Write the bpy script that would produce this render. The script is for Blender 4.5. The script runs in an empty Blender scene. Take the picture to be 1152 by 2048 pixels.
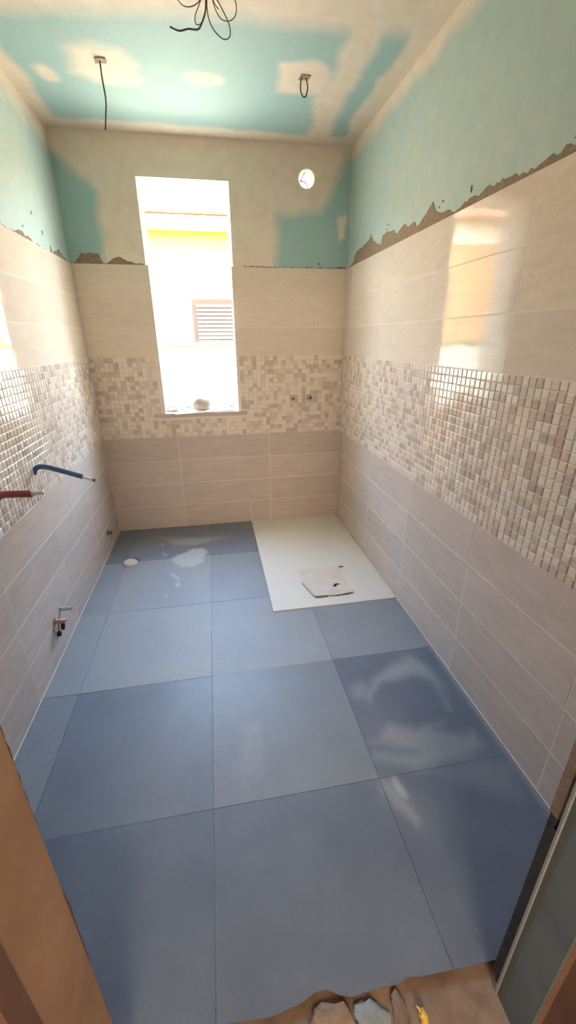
import bpy, math, random
import numpy as np
from mathutils import Matrix, Vector

random.seed(7)
rng = np.random.default_rng(7)
SC = bpy.context.scene
COL = SC.collection

# ------------------------------------------------------------------ camera
W, D, H = 1.927, 3.432, 2.725          # room width, back wall distance, ceiling height
Z1, Z2, Z3 = 0.795, 1.396, 2.0         # lower tiles, mosaic band, top of tiling
YF = 0.45                              # inner face of the doorway wall
CAM = Vector((0.8724, 0.0, 1.5182))
cam_data = bpy.data.cameras.new('camera')
cam = bpy.data.objects.new('camera', cam_data)
COL.objects.link(cam)
RT = Vector((0.98451054, -0.17520589, -0.00647169))
UP = Vector((0.07348516, 0.37884881, 0.92253646))
FW = Vector((0.15918203, 0.90872244, -0.38585568))
M = Matrix((RT, UP, -FW)).transposed().to_4x4()
M.translation = CAM
cam.matrix_world = M
cam_data.sensor_fit = 'HORIZONTAL'
cam_data.sensor_width = 36.0
cam_data.lens = 827.63 * 36.0 / 1152.0
cam_data.clip_start = 0.02
SC.camera = cam

# ------------------------------------------------------------------ light
world = bpy.data.worlds.new('sky')
SC.world = world
world.use_nodes = True
wn = world.node_tree
for n in list(wn.nodes):
    wn.nodes.remove(n)
wout = wn.nodes.new('ShaderNodeOutputWorld')
wbg = wn.nodes.new('ShaderNodeBackground')
wsky = wn.nodes.new('ShaderNodeTexSky')
wsky.sky_type = 'NISHITA'
wsky.sun_disc = False
wsky.sun_elevation = math.radians(40)
wsky.sun_rotation = math.radians(130)
wsky.air_density = 1.5
wsky.dust_density = 1.2
wbg.inputs['Strength'].default_value = 2.6
wn.links.new(wsky.outputs[0], wbg.inputs['Color'])
wn.links.new(wbg.outputs[0], wout.inputs['Surface'])

sun_data = bpy.data.lights.new('sun', 'SUN')
sun_data.energy = 2.0
sun_data.angle = math.radians(0.6)
sun_data.color = (1.0, 0.93, 0.82)
sun = bpy.data.objects.new('sun', sun_data)
COL.objects.link(sun)
sun.rotation_euler = Vector((-0.62, 0.05, -0.78)).to_track_quat('-Z', 'Y').to_euler()
sun.location = (6, -4, 8)

por_data = bpy.data.lights.new('window_portal', 'AREA')      # guides sky sampling through the window
por_data.shape = 'RECTANGLE'
por_data.size, por_data.size_y = 0.62, 1.5
por_data.cycles.is_portal = True
por = bpy.data.objects.new('window_portal', por_data)
COL.objects.link(por)
por.location = (0.78, 3.74, 1.72)
por.rotation_euler = (math.radians(-90), 0, 0)

lamp_data = bpy.data.lights.new('hall_fill_light', 'AREA')   # fill light added behind the camera to brighten the back wall
lamp_data.shape = 'RECTANGLE'
lamp_data.size, lamp_data.size_y = 1.0, 1.3
lamp_data.energy = 17.0
lamp_data.color = (1.0, 0.79, 0.58)
lamp = bpy.data.objects.new('hall_fill_light', lamp_data)
COL.objects.link(lamp)
lamp.location = (0.95, -2.17, 1.75)
lamp.rotation_euler = (math.radians(90), 0, 0)

vs = SC.view_settings
vs.view_transform = 'Standard'
vs.look = 'None'
vs.gamma = 1.0
vs.use_curve_mapping = False
vs.exposure = 2.47
SC.cycles.max_bounces = 14
SC.cycles.diffuse_bounces = 10
SC.cycles.glossy_bounces = 6
SC.cycles.sample_clamp_indirect = 12.0
SC.cycles.caustics_reflective = False

# ------------------------------------------------------------------ materials
class NT:
    def __init__(s, name):
        s.m = bpy.data.materials.new(name)
        s.m.use_nodes = True
        s.t = s.m.node_tree
        s.b = s.t.nodes['Principled BSDF']

    def n(s, typ, **kw):
        o = s.t.nodes.new(typ)
        for k, v in kw.items():
            if k in o.inputs:
                o.inputs[k].default_value = v
            else:
                setattr(o, k, v)
        return o

    def l(s, a, b):
        s.t.links.new(a, b)

    def mix(s, fac, a, b):
        mx = s.n('ShaderNodeMix', data_type='RGBA')
        for sock, v in ((mx.inputs[0], fac), (mx.inputs[6], a), (mx.inputs[7], b)):
            if isinstance(v, bpy.types.NodeSocket):
                s.l(v, sock)
            elif isinstance(v, (tuple, list)):
                sock.default_value = (*v, 1)
            else:
                sock.default_value = v
        return mx.outputs[2]

    def ramp(s, src, lo, hi):
        r = s.n('ShaderNodeMapRange')
        s.l(src, r.inputs[0])
        r.inputs[1].default_value, r.inputs[2].default_value = lo, hi
        return r.outputs[0]

    def bump(s, src, strength, dist):
        b = s.n('ShaderNodeBump')
        b.inputs['Strength'].default_value = strength
        b.inputs['Distance'].default_value = dist
        s.l(src, b.inputs['Height'])
        s.l(b.outputs[0], s.b.inputs['Normal'])


def noise(t, vec, scale, detail=4, rough=0.55):
    nz = t.n('ShaderNodeTexNoise')
    nz.inputs['Scale'].default_value = scale
    nz.inputs['Detail'].default_value = detail
    nz.inputs['Roughness'].default_value = rough
    if vec is not None:
        t.l(vec, nz.inputs['Vector'])
    return nz.outputs['Fac']


def obj_vec(t, scale=(1, 1, 1), rand=True):
    tc = t.n('ShaderNodeTexCoord')
    v = tc.outputs['Object']
    if rand:
        oi = t.n('ShaderNodeObjectInfo')
        mul = t.n('ShaderNodeMath', operation='MULTIPLY')
        t.l(oi.outputs['Random'], mul.inputs[0])
        mul.inputs[1].default_value = 37.0
        add = t.n('ShaderNodeVectorMath', operation='ADD')
        t.l(v, add.inputs[0])
        t.l(mul.outputs[0], add.inputs[1])
        v = add.outputs[0]
    mp = t.n('ShaderNodeMapping')
    mp.inputs['Scale'].default_value = scale
    t.l(v, mp.inputs['Vector'])
    return mp.outputs[0]


def mottled(name, c1, c2, scale=8, rough=0.8, bump=0.0, stretch=(1, 1, 1), spec=0.5, rand=False, metallic=0.0, detail=5, lo=0.3, hi=0.7):
    t = NT(name)
    v = obj_vec(t, stretch, rand)
    f = noise(t, v, scale, detail)
    t.l(t.mix(t.ramp(f, lo, hi), c1, c2), t.b.inputs['Base Color'])
    t.b.inputs['Roughness'].default_value = rough
    t.b.inputs['Specular IOR Level'].default_value = spec
    t.b.inputs['Metallic'].default_value = metallic
    if bump:
        t.bump(noise(t, v, scale * 4, 4), bump, 0.002)
    return t.m


def wall_tile_mat(name, c1, c2, c3):
    t = NT(name)
    v = obj_vec(t, (3.0, 14.0, 3.0), True)
    f = noise(t, v, 2.2, 6, 0.65)
    v2 = obj_vec(t, (1, 1, 1), True)
    f2 = noise(t, v2, 60, 3, 0.6)
    base = t.mix(t.ramp(f, 0.35, 0.68), c1, c2)
    base = t.mix(t.ramp(f2, 0.5, 0.8), base, c3)
    oi = t.n('ShaderNodeObjectInfo')
    hs = t.n('ShaderNodeHueSaturation')
    t.l(t.ramp(oi.outputs['Random'], -1.0, 2.0), hs.inputs['Value'])
    hs.inputs['Value'].default_value = 1.0
    vr = t.n('ShaderNodeMapRange')
    t.l(oi.outputs['Random'], vr.inputs[0])
    vr.inputs[3].default_value, vr.inputs[4].default_value = 0.95, 1.04
    t.l(vr.outputs[0], hs.inputs['Value'])
    t.l(base, hs.inputs['Color'])
    t.l(hs.outputs[0], t.b.inputs['Base Color'])
    t.b.inputs['Roughness'].default_value = 0.06
    t.b.inputs['Specular IOR Level'].default_value = 0.10
    t.bump(noise(t, obj_vec(t, (1, 1, 1), True), 7, 2), 0.10, 0.01)
    return t.m


def board_mat():
    t = NT('teal_plasterboard_with_compound')
    at = t.n('ShaderNodeAttribute', attribute_name='compound')
    tc = t.n('ShaderNodeTexCoord')
    f = noise(t, tc.outputs['Object'], 14, 5)
    g = noise(t, tc.outputs['Object'], 140, 3)
    add = t.n('ShaderNodeMath', operation='ADD')
    sub = t.n('ShaderNodeMath', operation='MULTIPLY_ADD')
    t.l(f, sub.inputs[0])
    sub.inputs[1].default_value, sub.inputs[2].default_value = 0.22, -0.11
    t.l(at.outputs['Fac'], add.inputs[0])
    t.l(sub.outputs[0], add.inputs[1])
    mask = t.ramp(add.outputs[0], 0.08, 0.92)
    teal = t.mix(t.ramp(g, 0.3, 0.7), (0.325, 0.485, 0.475), (0.36, 0.52, 0.505))
    cream = t.mix(t.ramp(f, 0.3, 0.7), (0.70, 0.60, 0.48), (0.76, 0.67, 0.55))
    t.l(t.mix(mask, teal, cream), t.b.inputs['Base Color'])
    t.b.inputs['Roughness'].default_value = 0.75
    t.bump(mask, 0.25, 0.0015)
    return t.m


def floor_mat():
    t = NT('slate_blue_floor_tile')
    at = t.n('ShaderNodeAttribute', attribute_name='dust_and_light')
    geo = t.n('ShaderNodeNewGeometry')
    v = geo.outputs['Position']
    f = noise(t, v, 3.2, 6, 0.6)
    g = noise(t, v, 45, 4, 0.7)
    k = noise(t, v, 260, 2)
    base = t.mix(t.ramp(f, 0.3, 0.7), (0.110, 0.130, 0.176), (0.155, 0.178, 0.224))
    base = t.mix(t.ramp(k, 0.66, 0.8), base, (0.30, 0.32, 0.36))
    add = t.n('ShaderNodeMath', operation='MULTIPLY_ADD')
    t.l(g, add.inputs[0])
    add.inputs[1].default_value, add.inputs[2].default_value = 0.5, 0.75
    mul = t.n('ShaderNodeMath', operation='MULTIPLY')
    t.l(add.outputs[0], mul.inputs[0])
    t.l(at.outputs['Fac'], mul.inputs[1])
    cl = t.ramp(mul.outputs[0], 0.0, 1.0)
    t.l(t.mix(cl, base, (0.52, 0.52, 0.50)), t.b.inputs['Base Color'])
    r = t.n('ShaderNodeMapRange')
    t.l(cl, r.inputs[0])
    r.inputs[3].default_value, r.inputs[4].default_value = 0.42, 0.75
    t.l(r.outputs[0], t.b.inputs['Roughness'])
    t.b.inputs['Specular IOR Level'].default_value = 0.4
    t.bump(g, 0.12, 0.001)
    return t.m


MAT = dict(
    tile_hi=wall_tile_mat('cream_gloss_wall_tile', (0.675, 0.57, 0.465), (0.73, 0.63, 0.52), (0.76, 0.66, 0.555)),
    tile_lo=wall_tile_mat('taupe_gloss_wall_tile', (0.525, 0.435, 0.375), (0.605, 0.515, 0.455), (0.555, 0.47, 0.41)),
    grout=mottled('cream_grout', (0.70, 0.61, 0.51), (0.77, 0.69, 0.59), 30, 0.7),
    chip0=mottled('mosaic_cream', (0.73, 0.64, 0.54), (0.78, 0.70, 0.60), 40, 0.12, spec=0.28, rand=True),
    chip1=mottled('mosaic_sand', (0.66, 0.56, 0.46), (0.73, 0.63, 0.53), 40, 0.12, spec=0.28, rand=True),
    chip2=mottled('mosaic_tan', (0.58, 0.47, 0.385), (0.67, 0.56, 0.465), 40, 0.12, spec=0.28, rand=True),
    chip3=mottled('mosaic_taupe', (0.49, 0.39, 0.32), (0.60, 0.495, 0.415), 40, 0.12, spec=0.28, rand=True),
    board=board_mat(),
    floor=floor_mat(),
    bed=mottled('grey_floor_grout', (0.10, 0.12, 0.17), (0.16, 0.18, 0.23), 30, 0.9),
    screed=mottled('brown_screed', (0.17, 0.115, 0.08), (0.30, 0.215, 0.155), 14, 0.95, 0.8),
    adhesive=mottled('brown_tile_adhesive', (0.23, 0.155, 0.10), (0.34, 0.245, 0.165), 60, 0.95, 0.8),
    render=mottled('white_reveal_plaster', (0.66, 0.60, 0.50), (0.72, 0.66, 0.56), 6, 0.85),
    jamb=mottled('brown_jamb_plaster', (0.36, 0.225, 0.14), (0.46, 0.30, 0.19), 7, 0.9, 0.4),
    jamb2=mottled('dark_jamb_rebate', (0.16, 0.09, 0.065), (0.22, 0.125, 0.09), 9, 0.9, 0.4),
    jamb3=mottled('grey_teal_jamb_board', (0.085, 0.11, 0.12), (0.12, 0.15, 0.16), 7, 0.85, 0.3),
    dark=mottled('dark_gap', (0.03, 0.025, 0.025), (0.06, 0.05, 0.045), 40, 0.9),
    bead=mottled('grey_corner_bead', (0.22, 0.24, 0.24), (0.30, 0.32, 0.31), 60, 0.5),
    hall=mottled('warm_hall_plaster', (0.50, 0.40, 0.30), (0.58, 0.47, 0.37), 4, 0.9),
    tray=mottled('cream_stone_tray', (0.66, 0.625, 0.56), (0.70, 0.665, 0.60), 90, 0.6, 0.5),
    sheet=mottled('dusty_beige_film', (0.60, 0.53, 0.46), (0.68, 0.61, 0.54), 14, 0.55, 0.3),
    black=mottled('black_rubber', (0.012, 0.011, 0.011), (0.03, 0.027, 0.025), 20, 0.6),
    cable=mottled('dark_cable_sheath', (0.075, 0.055, 0.045), (0.11, 0.085, 0.07), 40, 0.5),
    cablebrown=mottled('brown_wire', (0.20, 0.125, 0.085), (0.25, 0.16, 0.11), 40, 0.5),
    tab=mottled('brown_paper_tab', (0.30, 0.20, 0.15), (0.44, 0.32, 0.25), 30, 0.9),
    chrome=mottled('chromed_brass', (0.55, 0.55, 0.56), (0.66, 0.66, 0.67), 20, 0.22, metallic=1.0),
    copper=mottled('copper_pipe', (0.62, 0.36, 0.27), (0.72, 0.46, 0.36), 20, 0.32, metallic=1.0),
    blue=mottled('blue_conduit', (0.05, 0.10, 0.24), (0.075, 0.135, 0.29), 30, 0.42),
    red=mottled('red_conduit', (0.30, 0.06, 0.055), (0.37, 0.09, 0.08), 30, 0.45),
    white=mottled('white_plastic', (0.74, 0.72, 0.68), (0.80, 0.78, 0.74), 20, 0.35),
    bag=mottled('cream_plastic_bag', (0.40, 0.32, 0.255), (0.46, 0.375, 0.30), 16, 0.45, 0.4),
    greystick=mottled('grey_metal_stick', (0.10, 0.095, 0.09), (0.14, 0.13, 0.12), 20, 0.5),
    yellow=mottled('yellow_plastic', (0.62, 0.40, 0.08), (0.72, 0.50, 0.13), 20, 0.5),
    ochre=mottled('ochre_house_render', (0.44, 0.22, 0.07), (0.50, 0.26, 0.09), 3, 0.9),
    yellowband=mottled('yellow_painted_render', (0.18, 0.165, 0.022), (0.20, 0.185, 0.026), 3, 0.9, spec=0.0),
    cream_house=mottled('cream_house_render', (0.66, 0.60, 0.49), (0.72, 0.66, 0.55), 3, 0.9),
    roof=mottled('terracotta_roof', (0.42, 0.19, 0.11), (0.52, 0.26, 0.16), 9, 0.9),
    shutter=mottled('brown_shutter', (0.075, 0.056, 0.042), (0.085, 0.064, 0.05), 9, 0.9, spec=0.0),
    shutterdark=mottled('dark_window_frame', (0.024, 0.016, 0.012), (0.028, 0.019, 0.014), 9, 0.9, spec=0.0),
    roofdark=mottled('dark_brown_gutter', (0.03, 0.018, 0.012), (0.038, 0.023, 0.016), 9, 0.9, spec=0.0),
    pad=mottled('beige_brown_pad', (0.24, 0.18, 0.135), (0.29, 0.22, 0.165), 20, 0.8),
    ground=mottled('pale_concrete_yard', (0.20, 0.16, 0.10), (0.26, 0.21, 0.14), 2, 0.95),
    lintel=mottled('brown_wood_lintel', (0.30, 0.15, 0.09), (0.40, 0.21, 0.13), 9, 0.7),
)


# ------------------------------------------------------------------ helpers
def mesh(name, verts, faces, mats=(), midx=None, smooth=False):
    m = bpy.data.meshes.new(name)
    m.from_pydata([tuple(map(float, v)) for v in verts], [], [tuple(f) for f in faces])
    for k in mats:
        m.materials.append(MAT[k])
    if midx is not None:
        m.polygons.foreach_set('material_index', np.asarray(midx, dtype=np.int32))
    if smooth:
        m.polygons.foreach_set('use_smooth', [True] * len(m.polygons))
    m.update()
    return m


def link(name, data, parent=None, loc=None, rot=None):
    o = bpy.data.objects.new(name, data)
    COL.objects.link(o)
    if parent is not None:
        o.parent = parent
    if loc is not None:
        o.location = loc
    if rot is not None:
        o.rotation_euler = rot
    return o


def thing(name, label, cat, loc=(0, 0, 0), group=None):
    o = link(name, None, None, loc)
    o.empty_display_size = 0.05
    return tag(o, label, cat, group)


def tag(o, label=None, cat=None, group=None, kind=None):
    if label: o['label'] = label
    if cat: o['category'] = cat
    if group: o['group'] = group
    if kind: o['kind'] = kind
    return o


class MB:
    """collects shapes for one mesh"""
    def __init__(s):
        s.v, s.f = [], []

    def add(s, v, f):
        o = len(s.v)
        s.v += [tuple(p) for p in v]
        s.f += [tuple(i + o for i in q) for q in f]
        return s

    def box(s, a, b):
        x0, y0, z0 = a
        x1, y1, z1 = b
        return s.add([(x0, y0, z0), (x1, y0, z0), (x1, y1, z0), (x0, y1, z0), (x0, y0, z1), (x1, y0, z1), (x1, y1, z1), (x0, y1, z1)],
                     [(0, 3, 2, 1), (4, 5, 6, 7), (0, 1, 5, 4), (1, 2, 6, 5), (2, 3, 7, 6), (3, 0, 4, 7)])

    def bbox(s, a, b, r):
        """box with chamfered edges on the XY outline and top/bottom"""
        x0, y0, z0 = a
        x1, y1, z1 = b
        def ring(z, i):
            c = r
            return [(x0 + i + c, y0 + i, z), (x1 - i - c, y0 + i, z), (x1 - i, y0 + i + c, z), (x1 - i, y1 - i - c, z),
                    (x1 - i - c, y1 - i, z), (x0 + i + c, y1 - i, z), (x0 + i, y1 - i - c, z), (x0 + i, y0 + i + c, z)]
        rings = [ring(z0, r), ring(z0 + r, 0), ring(z1 - r, 0), ring(z1, r)]
        v = sum(rings, [])
        f = [tuple(range(7, -1, -1)), tuple(range(24, 32))]
        for k in range(3):
            for i in range(8):
                j = (i + 1) % 8
                f.append((k * 8 + i, k * 8 + j, k * 8 + 8 + j, k * 8 + 8 + i))
        return s.add(v, f)

    def tube(s, pts, rad, n=10, caps=True):
        pts = [Vector(p) for p in pts]
        rads = rad if isinstance(rad, (list, tuple)) else [rad] * len(pts)
        v, f = [], []
        nrm = None
        for i, p in enumerate(pts):
            t = (pts[min(i + 1, len(pts) - 1)] - pts[max(i - 1, 0)]).normalized()
            if nrm is None:
                nrm = t.orthogonal().normalized()
            nrm = (nrm - t * nrm.dot(t)).normalized()
            b = t.cross(nrm)
            for k in range(n):
                a = 2 * math.pi * k / n
                v.append(p + (nrm * math.cos(a) + b * math.sin(a)) * rads[i])
        for i in range(len(pts) - 1):
            for k in range(n):
                j = (k + 1) % n
                f.append((i * n + k, i * n + j, i * n + n + j, i * n + n + k))
        if caps:
            f.append(tuple(range(n - 1, -1, -1)))
            e = (len(pts) - 1) * n
            f.append(tuple(range(e, e + n)))
        return s.add(v, f)

    def lathe(s, prof, o, axis, n=20):
        """prof: (distance along axis, radius)"""
        o, ax = Vector(o), Vector(axis).normalized()
        u = ax.orthogonal().normalized()
        w = ax.cross(u)
        v, f = [], []
        for d, r in prof:
            for k in range(n):
                a = 2 * math.pi * k / n
                v.append(o + ax * d + (u * math.cos(a) + w * math.sin(a)) * max(r, 1e-5))
        for i in range(len(prof) - 1):
            for k in range(n):
                j = (k + 1) % n
                f.append((i * n + k, i * n + j, i * n + n + j, i * n + n + k))
        return s.add(v, f)

    def build(s, name, mat, parent=None, smooth=False):
        return link(name, mesh(name, s.v, s.f, [mat], smooth=smooth), parent)


def spline(pts, n=8):
    """Catmull-Rom through points"""
    p = [Vector(a) for a in pts]
    out = []
    for i in range(len(p) - 1):
        a, b, c, d = p[max(i - 1, 0)], p[i], p[i + 1], p[min(i + 2, len(p) - 1)]
        for k in range(n):
            t = k / n
            out.append(0.5 * ((2 * b) + (c - a) * t + (2 * a - 5 * b + 4 * c - d) * t * t + (3 * b - a - 3 * c + d) * t ** 3))
    out.append(p[-1])
    return out


def poly_sdf(P, poly):
    """signed distance of points P (N,2) to polygon, negative inside"""
    poly = np.asarray(poly, float)
    a, b = poly, np.roll(poly, -1, 0)
    d2 = np.full(len(P), 1e9)
    ins = np.zeros(len(P), bool)
    for (ax, ay), (bx, by) in zip(a, b):
        e = np.array([bx - ax, by - ay])
        w = P - (ax, ay)
        t = np.clip((w @ e) / max(e @ e, 1e-12), 0, 1)
        d2 = np.minimum(d2, ((w - t[:, None] * e) ** 2).sum(1))
        c = ((ay > P[:, 1]) != (by > P[:, 1]))
        with np.errstate(divide='ignore', invalid='ignore'):
            xi = ax + (P[:, 1] - ay) * (bx - ax) / (by - ay)
        ins ^= c & (P[:, 0] < xi)
    d = np.sqrt(d2)
    return np.where(ins, -d, d)


def soft(P, poly, feather):
    return np.clip(0.5 - poly_sdf(P, poly) / feather, 0, 1)


def ell(cx, cy, rx, ry, n=20):
    return [(cx + rx * math.cos(2 * math.pi * k / n), cy + ry * math.sin(2 * math.pi * k / n)) for k in range(n)]


def add_attr(m, name, vals):
    a = m.attributes.new(name, 'FLOAT', 'POINT')
    a.data.foreach_set('value', np.asarray(vals, dtype=np.float32))


def coords(a, b, step, breaks=()):
    n = max(1, int(round((b - a) / step)))
    c = set(np.round(np.linspace(a, b, n + 1), 4))
    for k in breaks:
        if a < k < b:
            c = {q for q in c if abs(q - k) > step * 0.3 or q in (round(a, 4), round(b, 4))}
            c.add(round(k, 4))
    return np.array(sorted(c))


def grid_sheet(us, vs_, to3, keep=None):
    """grid of quads; to3 maps (u,v)->3D; keep(u,v) by cell centre"""
    nu, nv = len(us), len(vs_)
    verts = [(u, v) for v in vs_ for u in us]
    faces = []
    for j in range(nv - 1):
        for i in range(nu - 1):
            if keep is None or keep((us[i] + us[i + 1]) / 2, (vs_[j] + vs_[j + 1]) / 2):
                a = j * nu + i
                faces.append((a, a + 1, a + nu + 1, a + nu))
    return np.array(verts), faces


# ------------------------------------------------------------------ floor
TRAY_X, TRAY_Y = 1.138, 2.054
floor = tag(MB().box((0.0, YF + 0.045, -0.05), (W, D, -0.0025)).build('floor', 'bed'), kind='structure')

CLEAN = [(1.518, 1.361), (1.566, 1.394), (1.656, 1.4), (1.735, 1.379), (1.803, 1.373), (1.816, 1.316), (1.777, 1.214), (1.751, 1.181), (1.671, 1.169), (1.623, 1.151), (1.591, 1.184), (1.551, 1.218), (1.52, 1.242), (1.504, 1.302)]
ARC = [(1.469, 1.319), (1.482, 1.378), (1.554, 1.452), (1.67, 1.514), (1.783, 1.556), (1.836, 1.471), (1.838, 1.355), (1.799, 1.209), (1.777, 1.214), (1.805, 1.38), (1.768, 1.42), (1.674, 1.42), (1.578, 1.403), (1.507, 1.352), (1.483, 1.311)]
FAN = [(1.514, 1.189), (1.619, 1.144), (1.689, 1.157), (1.756, 1.162), (1.691, 1.13), (1.777, 1.089), (1.844, 1.094), (1.848, 1.028), (1.771, 0.98), (1.64, 0.982), (1.535, 0.973), (1.445, 1.025), (1.382, 1.044), (1.403, 1.063), (1.568, 1.04), (1.475, 1.096), (1.403, 1.121), (1.453, 1.132)]
FAN2 = [(1.587, 0.964), (1.781, 0.971), (1.889, 0.944), (1.922, 0.91), (1.853, 0.817), (1.764, 0.839), (1.693, 0.89), (1.616, 0.938)]
STROKE = [(1.419, 0.97), (1.438, 0.967), (1.455, 0.921), (1.458, 0.882), (1.437, 0.881), (1.425, 0.913)]
BLOT = [(1.425, 1.409), (1.476, 1.433), (1.493, 1.408), (1.452, 1.342), (1.417, 1.359)]
SPL = [[(0.465, 2.845), (0.626, 2.98), (0.713, 2.982), (0.749, 2.899), (0.716, 2.745), (0.652, 2.69), (0.557, 2.692), (0.504, 2.768)],
       [(0.458, 2.647), (0.514, 2.629), (0.556, 2.568), (0.574, 2.463), (0.558, 2.424), (0.526, 2.458), (0.545, 2.511), (0.51, 2.576)],
       [(0.396, 2.967), (0.423, 2.943), (0.444, 2.902), (0.42, 2.889)], [(0.371, 3.128), (0.401, 3.092), (0.395, 3.063)],
       [(0.463, 2.362), (0.489, 2.383), (0.494, 2.331), (0.473, 2.328)]]
HAZE = [(0.339, 3.26), (0.6, 3.2), (0.9, 3.15), (0.66, 3.032), (0.483, 3.046)]
WORN = [(0.886, 1.308), (0.993, 1.302), (0.974, 1.037), (0.841, 1.061)]
LIP = [(1.36, 0.97), (1.42, 0.96), (1.47, 0.80), (1.44, 0.79), (1.40, 0.86)]


def dust_and_light_at(P, base):
    d = np.full(len(P), base)
    wob = 0.006 * np.sin(P[:, 0] * 41) * np.sin(P[:, 1] * 37)
    Q = P + np.stack([wob, -wob], 1)
    d = np.maximum(d, 0.36 * soft(Q, ARC, 0.06))
    d = np.maximum(d, 0.30 * soft(Q, FAN, 0.06))
    d = np.maximum(d, 0.17 * soft(Q, FAN2, 0.08))
    d = np.maximum(d, 0.30 * soft(Q, BLOT, 0.07))
    d = np.maximum(d, 0.50 * soft(Q, STROKE, 0.018))
    d = np.maximum(d, 0.26 * soft(Q, LIP, 0.03))
    d = np.where(soft(Q, CLEAN, 0.05) > 0, d * (1 - soft(Q, CLEAN, 0.05)), d)
    for s in SPL:
        d = np.maximum(d, 0.75 * soft(Q, s, 0.03))
    d = np.maximum(d, 0.40 * soft(Q, HAZE, 0.06))
    d = np.maximum(d, 0.28 * soft(Q, WORN, 0.05))
    # grout haze left along the two long side joints
    d = np.maximum(d, 0.35 * np.clip(1 - np.abs(P[:, 0] - 0.012) / 0.02, 0, 1))
    d = np.maximum(d, 0.35 * np.clip(1 - np.abs(P[:, 0] - (W - 0.012)) / 0.02, 0, 1))
    return d


XS = [0.0, 0.160, 0.770, 1.381, W]
YS = [YF, 0.969, 1.599, 2.222, 2.845, D]
DUST_LIGHT = [[0.08, 0.0, 0.02, 0.00], [0.24, 0.10, 0.18, 0.02], [0.42, 0.44, 0.38, 0.28], [0.34, 0.40, 0.30, 0.1], [0.05, 0.13, 0.10, 0.1]]  # per-tile dust, with light falloff painted in: near row darker, middle rows paler
for r in range(5):
    for c in range(4):
        g = 0.0008
        x0, x1 = XS[c] + (g if c else 0.0015), XS[c + 1] - (g if c < 3 else 0.0015)
        y0, y1 = YS[r] + g, YS[r + 1] - g
        if x0 >= TRAY_X and y0 >= TRAY_Y:
            continue
        tx, ty = TRAY_X - 0.002, TRAY_Y - 0.002
        if x0 >= tx:
            y1 = min(y1, ty)
        if y0 >= ty:
            x1 = min(x1, tx)
        fine = 0.012 if (r, c) in ((1, 3), (0, 3), (3, 1), (4, 1)) else 0.03
        us, vv = coords(x0, x1, fine, (tx,)), coords(y0, y1, fine, (ty,))
        notch = (r == 0)
        def keep(u, v):
            if u > tx and v > ty:
                return False
            return True
        V, F_ = grid_sheet(us, vv, None, keep)
        # ragged, broken front edge at the doorway
        Vz = V.copy()
        if r == 0:
            front = np.abs(V[:, 1] - vv[0]) < 1e-6
            prof_x = [0, 0.74, 0.83, 0.90, 1.00, 1.03, 1.06, 1.10, 1.14, 1.20, 1.225, 1.262, 1.29, 1.4, 1.51, W]
            prof_y = [0.47, 0.468, 0.462, 0.455, 0.468, 0.486, 0.468, 0.452, 0.455, 0.455, 0.452, 0.462, 0.456, 0.452, 0.449, 0.45]
            Vz[front, 1] = np.interp(V[front, 0], prof_x, prof_y)
        zt = (r * 7 + c * 13) % 5 * 0.0003
        verts = [(u, v, zt) for u, v in Vz]
        faces = list(F_)
        # skirt
        from collections import Counter
        ec = Counter()
        for f in F_:
            for i in range(4):
                e = (f[i], f[(i + 1) % 4])
                ec[tuple(sorted(e))] += 1
        n0 = len(verts)
        verts += [(u, v, -0.0024) for u, v in Vz]
        for f in F_:
            for i in range(4):
                a, b = f[i], f[(i + 1) % 4]
                if ec[tuple(sorted((a, b)))] == 1:
                    faces.append((b, a, a + n0, b + n0))
        used = sorted({i for f in faces for i in f})
        rm = {o: i for i, o in enumerate(used)}
        verts = [verts[i] for i in used]
        faces = [tuple(rm[i] for i in f) for f in faces]
        m = mesh('floor_tile', verts, faces, ['floor'])
        add_attr(m, 'dust_and_light', dust_and_light_at(np.array([(v[0], v[1]) for v in verts]), DUST_LIGHT[r][c]))
        link('floor_tile', m, floor)

MB().bbox((0.0, YF + 0.05, 0.0013), (0.0045, D - 0.01, 0.0040), 0.0008).build('grout_line', 'grout', floor)
MB().bbox((W - 0.0045, YF + 0.05, 0.0013), (W, TRAY_Y - 0.004, 0.0040), 0.0008).build('grout_line', 'grout', floor)

# ------------------------------------------------------------------ walls
HALLT = 0.012          # tile thickness: boards stand this far behind the tile face
def board_sheet(us, vv, to3, comp, keep=None, thick=None):
    V, F_ = grid_sheet(us, vv, None, keep)
    used = sorted({i for f in F_ for i in f})
    rm = {o: i for i, o in enumerate(used)}
    V = V[used]
    F_ = [tuple(rm[i] for i in f) for f in F_]
    return [to3(u, v) for u, v in V], F_, comp(V)


def wob(P, a=0.02):
    return P + a * np.stack([np.sin(P[:, 1] * 23 + 1.3 * np.sin(P[:, 0] * 17)), np.sin(P[:, 0] * 19 + 1.7 * np.sin(P[:, 1] * 29))], 1)


def comp_left(P):        # P = (y, z)
    Q = wob(P, 0.012)
    return np.clip((Q[:, 1] - (H - 0.17)) / 0.12, 0.24, 1)  # whole board paled a little; full compound only near the ceiling


def comp_right(P):
    Q = wob(P, 0.010)
    a = np.clip((Q[:, 1] - (H - 0.13)) / 0.10, 0.27, 1)  # even pale base over the board, rising to compound at the top
    return a


BL = [(-0.2, 2.66), (0.0, 2.60), (0.122, 2.512), (0.225, 2.401), (0.215, 1.9), (-0.2, 1.9)]
BR = [(1.397, 1.9), (1.414, 2.327), (1.719, 2.344), (1.789, 2.434), (1.856, 2.579), (1.887, 2.677), (2.1, 2.70), (2.1, 1.9)]
BP = [(1.848, 2.333), (1.915, 2.336), (1.92, 2.19), (1.874, 2.167)]


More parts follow.
